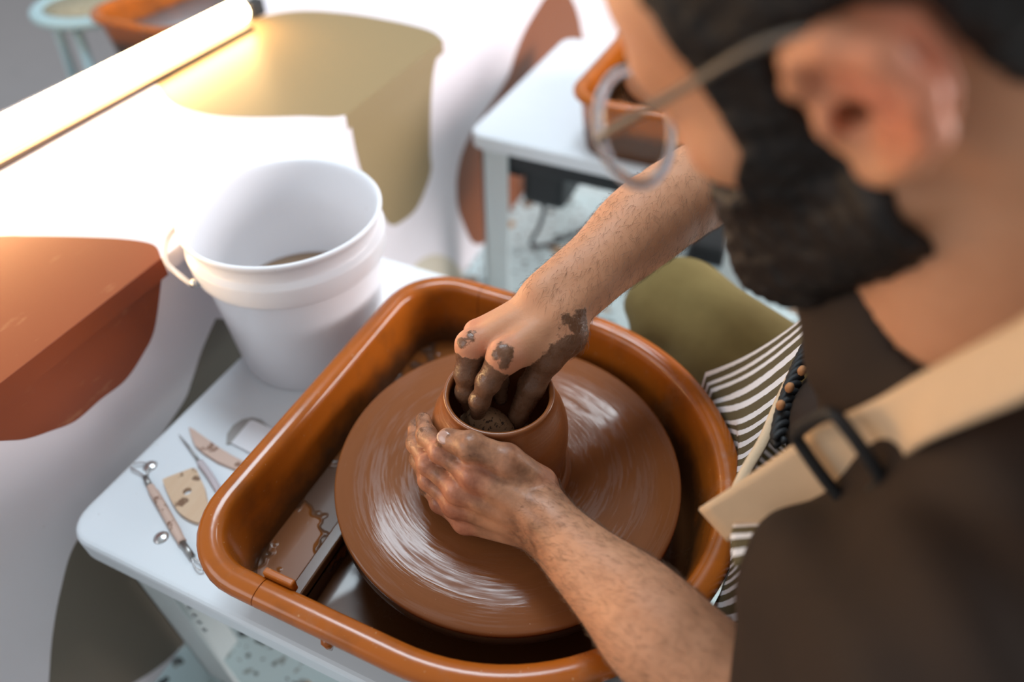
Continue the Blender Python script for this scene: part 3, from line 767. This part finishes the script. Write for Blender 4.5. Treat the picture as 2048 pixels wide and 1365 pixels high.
t.base(t.mix(mm, skin, t.mix(stre, (.105, .046, .024), (.21, .100, .054))))
t.rough(t.mix(mm, t.mix(film.outputs['Fac'], (.52, .52, .52), (.34, .34, .34)), t.ramp(stre, [(.35, .12), (.65, .5)])))
nd = t.math('ADD', t.math('MULTIPLY', fz, .5), t.math('MULTIPLY', t.math('MULTIPLY', mm, 1.8), stre)); t.bump(nd, .35, .0012)

body, BV = sdf_obj('body', body_fn, (-.12, -.34, .36), (.64, .40, 1.12), .0024, M['skin'], person); prt(body)
def attr(o, name, vals):
    a = o.data.attributes.new(name, 'FLOAT', 'POINT'); a.data.foreach_set('value', np.asarray(vals, np.float32))
def near(V, c_, r0, r1): return np.clip((r1-np.linalg.norm(V-np.array(c_), axis=1))/(r1-r0), 0, 1)
mudv = np.zeros(len(BV))
for k_ in 'imrpt':
    for q in LH[k_][2:]: mudv = np.maximum(mudv, near(BV, q, .004, .026)*.62)
    Q_ = catmull(RH[k_], 4)
    for q in Q_[3:]: mudv = np.maximum(mudv, near(BV, q, .012, .024)*.95)
mudv = np.maximum(mudv, near(BV, RH['t'][0]+(.006, -.008, -.006), .008, .032)*1.0)
mudv = np.maximum(mudv, near(BV, RH['t'][1], .010, .028)*1.0)
mudv = np.maximum(mudv, near(BV, (0.0390,0.0475,0.6400), .002, .026)*.9)
for q in ((-0.0033,-0.0044,0.6380), (0.0043,-0.0080,0.6400), (0.0128,-0.0102,0.6400), (0.0041,-0.0153,0.6340)): mudv = np.maximum(mudv, near(BV, q, .0, .019)*.85)
for q in ((-0.0394,-0.0012,0.6320), (-0.0351,0.0048,0.6340)): mudv = np.maximum(mudv, near(BV, q, .0, .012)*.9)
mudv = np.maximum(mudv, near(BV, (0.0643,-0.0805,0.5200), .002, .040)*.58)
filmv = np.zeros(len(BV))
for k_ in 'imrpt':
    for q in LH[k_]: filmv = np.maximum(filmv, near(BV, q, .02, .045))
filmv = np.maximum(filmv, near(BV, LW, .028, .046)); attr(body, 'film', filmv)
attr(body, 'mud', mudv)
redv = np.zeros(len(BV))
for H in (LH, RH):
    for k_ in 'imrpt':
        redv = np.maximum(redv, near(BV, H[k_][0], .008, .022)*.6); redv = np.maximum(redv, near(BV, H[k_][1], .006, .016)*.5)
redv = np.maximum(redv, near(BV, hw((-.025, .09, .01)), .015, .04)*.75)
attr(body, 'red', redv)
# fine dark hair on both forearms
def arm_hair(n, A, B_, RD, seed):
    r2 = np.random.default_rng(seed); ax_ = (B_-A); L_ = np.linalg.norm(ax_); ax_ = ax_/L_
    tt = (BV-A)@ax_; rd = np.linalg.norm(BV-A-tt[:, None]*ax_, axis=1)
    cand = np.flatnonzero((tt > -.012) & (tt < L_) & (rd < RD))
    ix = r2.choice(cand, n); P0 = BV[ix]+r2.normal(0, .0009, (n, 3)); Nn = BN[ix]
    dr = -ax_+r2.normal(0, .45, (n, 3))+np.cross(ax_, Nn)*.5; dr -= Nn*(dr*Nn).sum(1)[:, None]; dr /= np.linalg.norm(dr, axis=1)[:, None]
    ln_ = r2.uniform(.005, .011, n)[:, None]; sd_ = np.cross(dr, Nn)*.00006
    P0 = P0-Nn*.0006
    P1 = P0+dr*ln_*.5+Nn*(.0012+.001*r2.random((n, 1))); P2 = P0+dr*ln_+Nn*.0010
    V_ = np.stack([P0-sd_, P0+sd_, P0+Nn*.00012, P1-sd_*.8, P1+sd_*.8, P1+Nn*.0001, P2], 1).reshape(-1, 3)
    T_ = np.array([(0, 1, 4), (0, 4, 3), (1, 2, 5), (1, 5, 4), (2, 0, 3), (2, 3, 5), (3, 4, 6), (4, 5, 6), (5, 3, 6)])
    return V_, (np.arange(n)[:, None, None]*7+T_[None]).reshape(-1, 3)
BN = np.empty(len(BV)*3, np.float32); body.data.vertices.foreach_get('normal', BN); BN = BN.reshape(-1, 3).astype(float)
va, fa = arm_hair(7000, LW, EL, .062, 1); vb, fb = arm_hair(6500, RW, ER, .062, 2)
ah = prt(mesh('arm_hair', np.concatenate([va, vb]), np.concatenate([fa, fb+len(va)]), mat('arm_hair', (.13, .07, .04), .6), person, sm=False)); ah['kind'] = 'stuff'
# thumb nail of the cupping hand
nl = blob('thumbnail', (0, 0, 0), (.0068, .0055, .0016), mat('nail', (.42, .24, .18), .25, coat=.4), person, 14, 0)
ax = (np.array(LH['t'][3])-np.array(LH['t'][2])); ax /= np.linalg.norm(ax)
nr = np.array((.10, -.55, .83)); nr -= ax*(nr@ax); nr /= np.linalg.norm(nr); sd = np.cross(nr, ax)
pq = np.array(LH['t'][3])+nr*.0078-ax*.001
nl.matrix_parent_inverse = Matrix.Translation((-.47, 0, 0))
nl.matrix_basis = Matrix(((ax[0], sd[0], nr[0], pq[0]), (ax[1], sd[1], nr[1], pq[1]), (ax[2], sd[2], nr[2], pq[2]), (0, 0, 0, 1)))

# ---- hair and beard
def poly_sd(pts, x, y):
    P_ = np.array(pts, float); d = np.full(len(x), 1e9); s = np.ones(len(x)); n = len(P_)
    for i in range(n):
        a, b = P_[i], P_[i-1]; ex, ey = b-a; wx, wy = x-a[0], y-a[1]
        tt = np.clip((wx*ex+wy*ey)/(ex*ex+ey*ey), 0, 1); d = np.minimum(d, (wx-ex*tt)**2+(wy-ey*tt)**2)
        c1 = y >= a[1]; c2 = y < b[1]; c3 = ex*wy > ey*wx
        s = np.where((c1 & c2 & c3) | (~c1 & ~c2 & ~c3), -s, s)
    return s*np.sqrt(d)
HAIRP = [(-.16, .18), (.066, .18), (.060, .105), (.054, .066), (.050, .036), (.047, -.004), (.020, -.004), (.018, .026), (.004, .034), (-.02, .034), (-.034, .028), (-.040, -.005), (-.047, -.050), (-.16, -.09)]
BEARDP = [(.047, .004), (.051, -.014), (.064, -.036), (.082, -.046), (.14, -.046), (.14, -.22), (.012, -.22), (-.004, -.085), (.002, -.050), (.012, -.02), (.019, .004)]
def tuft(p, a=.0022, f=420):
    return a*(np.sin(p[:, 0]*f+np.sin(p[:, 1]*f*.7)*2)*np.sin(p[:, 2]*f*.9+np.sin(p[:, 0]*f*.6)*2))
def hair_fn(p):
    q = (p-HC)@HR
    return np.maximum(skull(p)-.0085+tuft(p), poly_sd(HAIRP, q[:, 0], q[:, 2]))
def beard_fn(p):
    q = (p-HC)@HR
    th = .0065+.011*np.clip((-q[:, 2]-.03)/.07, 0, 1)
    return np.maximum(skull(p)-th+tuft(p), poly_sd(BEARDP, q[:, 0], q[:, 2])+tuft(p, .003, 300))
M['hair'] = mat('dark_hair', (.012, .009, .008), .55, spec=.3)
hr_, _ = sdf_obj('hair', Fn(hair_fn, HC, .16), HC-.17, HC+.17, .0035, M['hair'], person); prt(hr_)
bd_, _ = sdf_obj('beard', Fn(beard_fn, HC, .16), HC-.17, HC+.17, .0035, M['hair'], person); prt(bd_)

# ---- shirt
torso = Grp([Ell((.338, -.005, .680), (.105, .160, .108)), Ell((.42, 0, .56), (.115, .15, .13)), Ell((.48, 0, .47), (.13, .17, .075)),
    Cone((.300, -.045, .735), .050, SL, .054), Cone((.295, .04, .755), .052, SR, .058), Ell((.318, -.085, .765), (.065, .060, .046)), Cone(NB_+np.array((-.030, .010, -.028)), .056, NB_-np.array((0, 0, .04)), .07), Cone(NB_-np.array((0, 0, .035)), .064, NB_-np.array((-.02, 0, .07)), .08),
    Cone(SL, .056, (.258, -.118, .645), .058), Cone(SL, .056, (.284, -.158, .600), .064), Cone((.284, -.158, .600), .064, (.286, -.160, .565), .062), Ell((.346, .05, .60), (.130, .15, .10)), Cone(SR, .060, SR+(ER-SR)*.5, .064)], .022)
neckhole = Cone(hw((-.03, 0, -.02)), .056, NB_+np.array((.006, -.008, .012)), .060)
def shirt_fn2(p):
    fold = .0035*np.sin(p[:, 2]*70+p[:, 1]*45+3*np.sin(p[:, 0]*22))*np.sin(p[:, 0]*60+p[:, 1]*20)
    return -smin(-(torso(p)+fold), neckhole(p), .004)
M['shirt'] = mat('brown_shirt', (.032, .020, .015), .75, spec=.25); t = NT(M['shirt']); c = t.coord()
t.base(t.mix(t.noise(c, 14, 4), (.016, .011, .009), (.036, .021, .014))); t.bump(t.noise(c, 900, 2), .3, .0006)
sh, _ = sdf_obj('shirt', Fn(shirt_fn2, (.38, 0, .62), .4), (.12, -.32, .36), (.66, .34, .90), .005, M['shirt'], person); prt(sh)

# ---- trousers
HPR, HPL = np.array((.46, .10, .435)), np.array((.46, -.10, .435))
KR, KL = np.array((.085, .340, .437)), np.array((.085, -.345, .437))
AR, AL = np.array((.15, .375, .09)), np.array((.15, -.375, .09))
legs = Grp([Grp([Cone(HPR, .086, KR, .063), Cone(KR, .062, AR, .047)], .02), Grp([Cone(HPL, .086, KL, .063), Cone(KL, .062, AL, .047)], .02), Ell((.50, 0, .445), (.13, .17, .085))], .03)
def tr_fn(p):
    f1_ = .0042*np.sin((p[:, 1]-p[:, 0]*.5)*90+2*np.sin(p[:, 2]*30))*np.clip((.44-p[:, 2])*12+.4, 0, 1)
    return legs(p)+f1_
M['trousers'] = mat('olive_trousers', (.17, .125, .045), .85, spec=.2); t = NT(M['trousers']); c = t.coord()
wv = t.noise(c, 700, 2); t.base(t.mix(t.noise(c, 40, 4), (.140, .100, .034), (.195, .145, .053))); t.bump(wv, .4, .0008)
tr, _ = sdf_obj('trousers', Fn(tr_fn, (.3, 0, .3), .7), (-.02, -.48, .05), (.66, .48, .56), .006, M['trousers'], person); prt(tr)
for sg, A_ in ((1, AR), (-1, AL)):
    shf = Grp([Cone(A_+np.array((.03, 0, -.045)), .038, A_+np.array((-.08, 0, -.052)), .036), Cone(A_+np.array((-.08, 0, -.052)), .036, A_+np.array((-.15, 0, -.058)), .030), Cone(A_, .045, A_+np.array((.01, 0, -.04)), .04)], .02)
    so, _ = sdf_obj('shoe', Fn(lambda p, g=shf: np.maximum(g(p), .0005-p[:, 2]), A_, .25), A_-.25, A_+.15, .006, M['rubber'], person); prt(so)

# ---- apron: striped cotton
m = M['stripes'] = mat('striped_cotton', (.3, .3, .3), .85, spec=.2); t = NT(m)
uvn = t.n('ShaderNodeAttribute', attribute_name='stripe'); nzc = t.noise(t.coord(), 160, 3)
ph = t.math('FRACT', t.math('ADD', t.math('DIVIDE', uvn.outputs['Fac'], .0105), t.math('MULTIPLY', nzc, .12)))
t.base(t.mix(t.math('LESS_THAN', ph, .42), (.115, .088, .045), (.74, .70, .70)))
t.bump(t.noise(t.coord(), 1100, 2), .4, .0006)
M['canvas'] = mat('beige_canvas', (.62, .44, .28), .85, spec=.2); t = NT(M['canvas']); c = t.coord()
t.base(t.mix(t.noise(c, 30, 4), (.55, .40, .26), (.70, .50, .33))); t.bump(t.noise(c, 800, 2), .5, .0008)
M['stitch'] = mat('orange_thread', (.45, .20, .08), .7)
M['cord'] = mat('black_cord', (.010, .010, .011), .6)
def sheet(name, rows, mt, parent, thick=.0018, stripe=None):
    """rows: list of lists of points (grid); stripe: per column stripe coordinate"""
    R_ = np.array(rows, float); nr_, nc_ = R_.shape[:2]
    du = np.gradient(R_, axis=0); dv = np.gradient(R_, axis=1); nn2 = np.cross(du, dv); nn2 /= np.maximum(np.linalg.norm(nn2, axis=2, keepdims=True), 1e-9)
    V = np.concatenate([(R_+nn2*thick/2).reshape(-1, 3), (R_-nn2*thick/2).reshape(-1, 3)]); n0 = nr_*nc_; Fc = []
    for i in range(nr_-1):
        for j in range(nc_-1):
            a, b, c_, d_ = i*nc_+j, i*nc_+j+1, (i+1)*nc_+j+1, (i+1)*nc_+j
            Fc += [(a, d_, c_, b), (n0+a, n0+b, n0+c_, n0+d_)]
    for i in range(nr_-1):
        for j in (0, nc_-1):
            a, d_ = i*nc_+j, (i+1)*nc_+j; Fc.append((a, d_, n0+d_, n0+a) if j else (d_, a, n0+a, n0+d_))
    for j in range(nc_-1):
        for i in (0, nr_-1):
            a, b = i*nc_+j, i*nc_+j+1; Fc.append((b, a, n0+a, n0+b) if i else (a, b, n0+b, n0+a))
    o = mesh(name, V, Fc, mt, parent)
    if stripe is not None:
        s_ = np.broadcast_to(np.asarray(stripe, float), (nr_, nc_)).reshape(-1); attr(o, 'stripe', np.concatenate([s_, s_]))
    return o
def resamp(pts, n):
    P_ = np.array(catmull(pts, 12)); L_ = np.concatenate([[0], np.cumsum(np.linalg.norm(np.diff(P_, axis=0), axis=1))])
    q = np.linspace(0, L_[-1], n); return np.stack([np.interp(q, L_, P_[:, k]) for k in range(3)], 1), L_[-1]
rows = []
NC = 70
for s in np.linspace(0, 1, 26):
    f_ = .02+.56*s
    cr = HPR+(KR-HPR)*f_; cl_ = HPL+(KL-HPL)*f_
    rr = .086+(.063-.086)*f_+.004
    dn = (KR-HPR)/np.linalg.norm(KR-HPR); inw = np.cross(dn, (0, 0, 1.)); inw = inw if inw[1] < 0 else -inw
    dn2 = (KL-HPL)/np.linalg.norm(KL-HPL); inw2 = np.cross(dn2, (0, 0, 1.)); inw2 = inw2 if inw2[1] > 0 else -inw2
    U_ = np.array((0, 0, 1.))
    mid = (cr+cl_)/2
    sag = min(.40+.05*(1-s), .45)
    pts_ = [cr+rr*(.80*inw+.62*U_), cr+rr*(.96*inw+.35*U_), cr+rr*(1.04*inw-.05*U_),
        np.array((mid[0]+.01, mid[1]+.03, sag)), np.array((mid[0]+.01, mid[1]-.03, sag)),
        cl_+rr*(1.04*inw2-.05*U_), cl_+rr*(.92*inw2+.40*U_), cl_+rr*(.62*inw2+.79*U_), cl_+rr*(.1*inw2+1.0*U_), cl_+rr*(-.4*inw2+.92*U_), cl_+rr*(-.8*inw2+.6*U_)]
    R_, ln = resamp(pts_, NC)
    R_[:, 2] += .0025*np.sin(np.linspace(0, 30, NC)+s*5)
    rows.append(R_)
L0 = np.concatenate([[0], np.cumsum(np.linalg.norm(np.diff(rows[12], axis=0), axis=1))])
apron = sheet('apron', rows, M['stripes'], person, .002, L0); prt(apron)
apron['label'] = 'olive and white striped cotton apron with beige straps'
def ap(o): o.matrix_parent_inverse = apron.matrix_parent_inverse.inverted() @ Matrix.Translation((-.47, 0, 0)) if False else Matrix.Identity(4); return o
hem = [(0.2307,0.2000,0.6200), (0.2237,0.1630,0.6166), (0.2151,0.1121,0.6108), (0.2078,0.0658,0.6058), (0.2024,0.0224,0.6028), (0.1944,-0.0173,0.6045), (0.1913,-0.0525,0.6012), (0.2029,-0.0703,0.6010), (0.2193,-0.0848,0.5946), (.25, -.115, .57), (.245, -.15, .53), (.25, -.21, .51), (.21, -.27, .50)]
bot = [(0.1440,0.1730,0.5050), (0.1550,0.1532,0.5020), (0.1633,0.1391,0.4980), (0.1714,0.1245,0.4950), (0.1856,0.1018,0.4900), (0.1978,0.0829,0.4850), (0.2069,0.0548,0.4800), (0.2101,0.0048,0.4750), (0.2040,-0.0471,0.4750), (0.1950,-0.0789,0.4750), (0.1694,-0.1106,0.4750), (0.1397,-0.1321,0.4800), (0.1233,-0.1532,0.4800)]
def resamp2(pts, n):
    P_ = np.array(catmull(pts, 12)); q = np.linspace(0, len(P_)-1, n); return np.stack([np.interp(q, np.arange(len(P_)), P_[:, k]) for k in range(3)], 1)
h1 = resamp2(hem, 78); b1 = resamp2(bot, 78)
rows = []
for s in np.linspace(0, 1, 24):
    r_ = h1*(1-s)+b1*s; r_[:, 2] -= .016*math.sin(math.pi*s); r_[:, 2] += .0022*np.sin(np.arange(78)*.9+s*2)*s
    rad_ = np.hypot(r_[:, 0], r_[:, 1]); push = np.where((r_[:, 2] < .522) & (rad_ < .2135), .2135/rad_, 1.0)
    r_[:, :2] *= push[:, None]; rows.append(r_)
for dz_ in (.02, .04): rows.append(rows[23]-np.array((0, 0, dz_)))      # hangs down past the rim
Lb = np.concatenate([[0], np.cumsum(np.linalg.norm(np.diff(b1, axis=0), axis=1))])
bib = ap(sheet('bib', rows, M['stripes'], apron, .002, Lb))
hemo = tube('hem', h1[:46], .0042, M['canvas'], apron, 8, flat=.5)
# strap ribbon over the near shoulder
top = [(0.2651,-0.1127,0.8767), (0.2541,-0.1096,0.8525), (0.2406,-0.0906,0.8012), (0.2312,-0.0792,0.7669), (0.2157,-0.0704,0.7298), (0.2105,-0.0648,0.7085), (0.1890,-0.0657,0.6559), (0.1709,-0.0687,0.6189)]
low_ = [(0.2733,-0.1314,0.8554), (0.2622,-0.1278,0.8317), (0.2491,-0.1099,0.7792), (0.2507,-0.0934,0.7451), (0.2476,-0.0798,0.7074), (0.2432,-0.0759,0.6841), (0.2220,-0.0708,0.6372), (0.1942,-0.0745,0.6035)]
ext_t = [(.345, -.070, .815), (.395, -.055, .765)]; ext_l = [(.345, -.112, .808), (.395, -.095, .758)]
tp, _l = resamp(ext_t[::-1]+top, 44); lw, _l = resamp(ext_l[::-1]+low_, 44)
rows = [tp*(1-s)+lw*s for s in np.linspace(0, 1, 8)]
strap = sheet('strap', np.transpose(np.array(rows), (1, 0, 2)), M['canvas'], apron, .0028)
strap['label'] = 'beige canvas strap running over the shoulder'
# keeper loop of striped cloth under the strap end
lp = [(0.1945,-0.0733,0.6204), (0.1948,-0.0881,0.6235), (0.2008,-0.1018,0.6195)]
lp2 = [(0.2221,-0.0691,0.6359), (0.2258,-0.0806,0.6392), (0.2218,-0.0933,0.6390)]
a_, ln = resamp(lp, 14); b_, _l = resamp(lp2, 14)
lo_ = sheet('keeper_loop', [a_*(1-s)+b_*s for s in np.linspace(0, 1, 10)], M['stripes'], apron, .003, np.linspace(0, ln, 14))
# slider buckle
bk1 = [(0.2043,-0.0732,0.7204), (0.2416,-0.0865,0.6920), (0.2479,-0.1012,0.7359), (0.2145,-0.0906,0.7631)]
tube('buckle', catmull([np.array(q) for a in range(4) for q in (np.array(bk1[a])*.85+np.array(bk1[a-1])*.15, np.array(bk1[a])*.85+np.array(bk1[(a+1) % 4])*.15)], 3, True), .0036, M['cord'], apron, 8, closed=True)['label'] = 'black metal slider buckle'
# braided black cord along the bib
cpx = [(0.2370,0.1947,0.6441), (0.2304,0.1707,0.6356), (0.2230,0.1384,0.6282), (0.2160,0.1026,0.6229), (0.2120,0.0690,0.6172), (0.2106,0.0394,0.6127), (0.2117,0.0182,0.6094)]
cc_, ln = resamp(cpx, 90)
for ph_ in (0, 2.1, 4.2):
    w_ = [np.array(q)+.0035*math.cos(i*.55+ph_)*np.array((1, 0, 0))+.0035*math.sin(i*.55+ph_)*np.array((0, .5, .8)) for i, q in enumerate(cc_)]
    tube('cord', w_, .0032, M['cord'], apron, 6)

for q in ((0.2290,0.1193,0.6306), (0.2222,0.1009,0.6303), (0.2159,0.0814,0.6274), (0.2097,0.0605,0.6260), (0.2064,0.0424,0.6231)):
    blob('stitch', q, (.0035, .0035, .005), M['stitch'], apron, 8, 0)
# ---- glasses
gl = thing('glasses', 'thin metal and clear rimmed glasses worn by the bearded potter', 'glasses', tuple(HC))
M['clear'] = mat('clear_acetate', (.70, .72, .76), .15, trans=.75, ior=1.3)
M['temple'] = mat('temple_metal', (.16, .14, .12), .45, metal=.6)
M['lens'] = mat('lens', (1, 1, 1), .0, trans=1.0, ior=1.06)
def gw(p): return HR@np.array(p, float)
for sg in (1, -1):
    ring = [gw((.112-.10*max(0, .030*math.cos(a)+.004)**1.0*.35, sg*(.037+.031*math.cos(a)), .002+.027*math.sin(a))) for a in np.linspace(0, 2*math.pi, 40, endpoint=False)]
    tube('rim', ring, .0030, M['clear'], gl, 8, closed=True)
    cen = np.mean(ring, 0); vv = [cen+HF*.0006]+[r_+HF*.0006 for r_ in ring]+[cen-HF*.0006]+[r_-HF*.0006 for r_ in ring]
    fc = [(0, 1+i, 1+(i+1) % 40) for i in range(40)]+[(41, 42+(i+1) % 40, 42+i) for i in range(40)]+[(1+i, 42+i, 42+(i+1) % 40, 1+(i+1) % 40) for i in range(40)]
    mesh('lens', vv, fc, M['lens'], gl, sm=False)
    tube('temple', catmull([gw((.109, sg*.067, .016)), gw((.098, sg*.072, .021)), gw((.05, sg*.077, .029)), gw((.012, sg*.083, .036)), gw((-.012, sg*.0835, .030)), gw((-.028, sg*.079, .012))], 6), .0020, M['temple'], gl, 8)
tube('bridge', catmull([gw((.112, .008, .004)), gw((.118, 0, .008)), gw((.112, -.008, .004))], 5), .002, M['clear'], gl, 8)

# ---- the stool he sits on
so = thing('stool', 'round wooden stool under the seated potter', 'stool', (.50, 0, 0))
lathe('seat', [(0, .327), (.15, .327), (.158, .332), (.158, .342), (.15, .3472), (0, .3472)], M['wood'], so, 48)
for a in (45, 135, 225, 315):
    ca_, sa_ = math.cos(math.radians(a)), math.sin(math.radians(a))
    tube('leg', [(.10*ca_, .10*sa_, .328), (.15*ca_, .15*sa_, 0)], .014, M['wood'], so, 10)
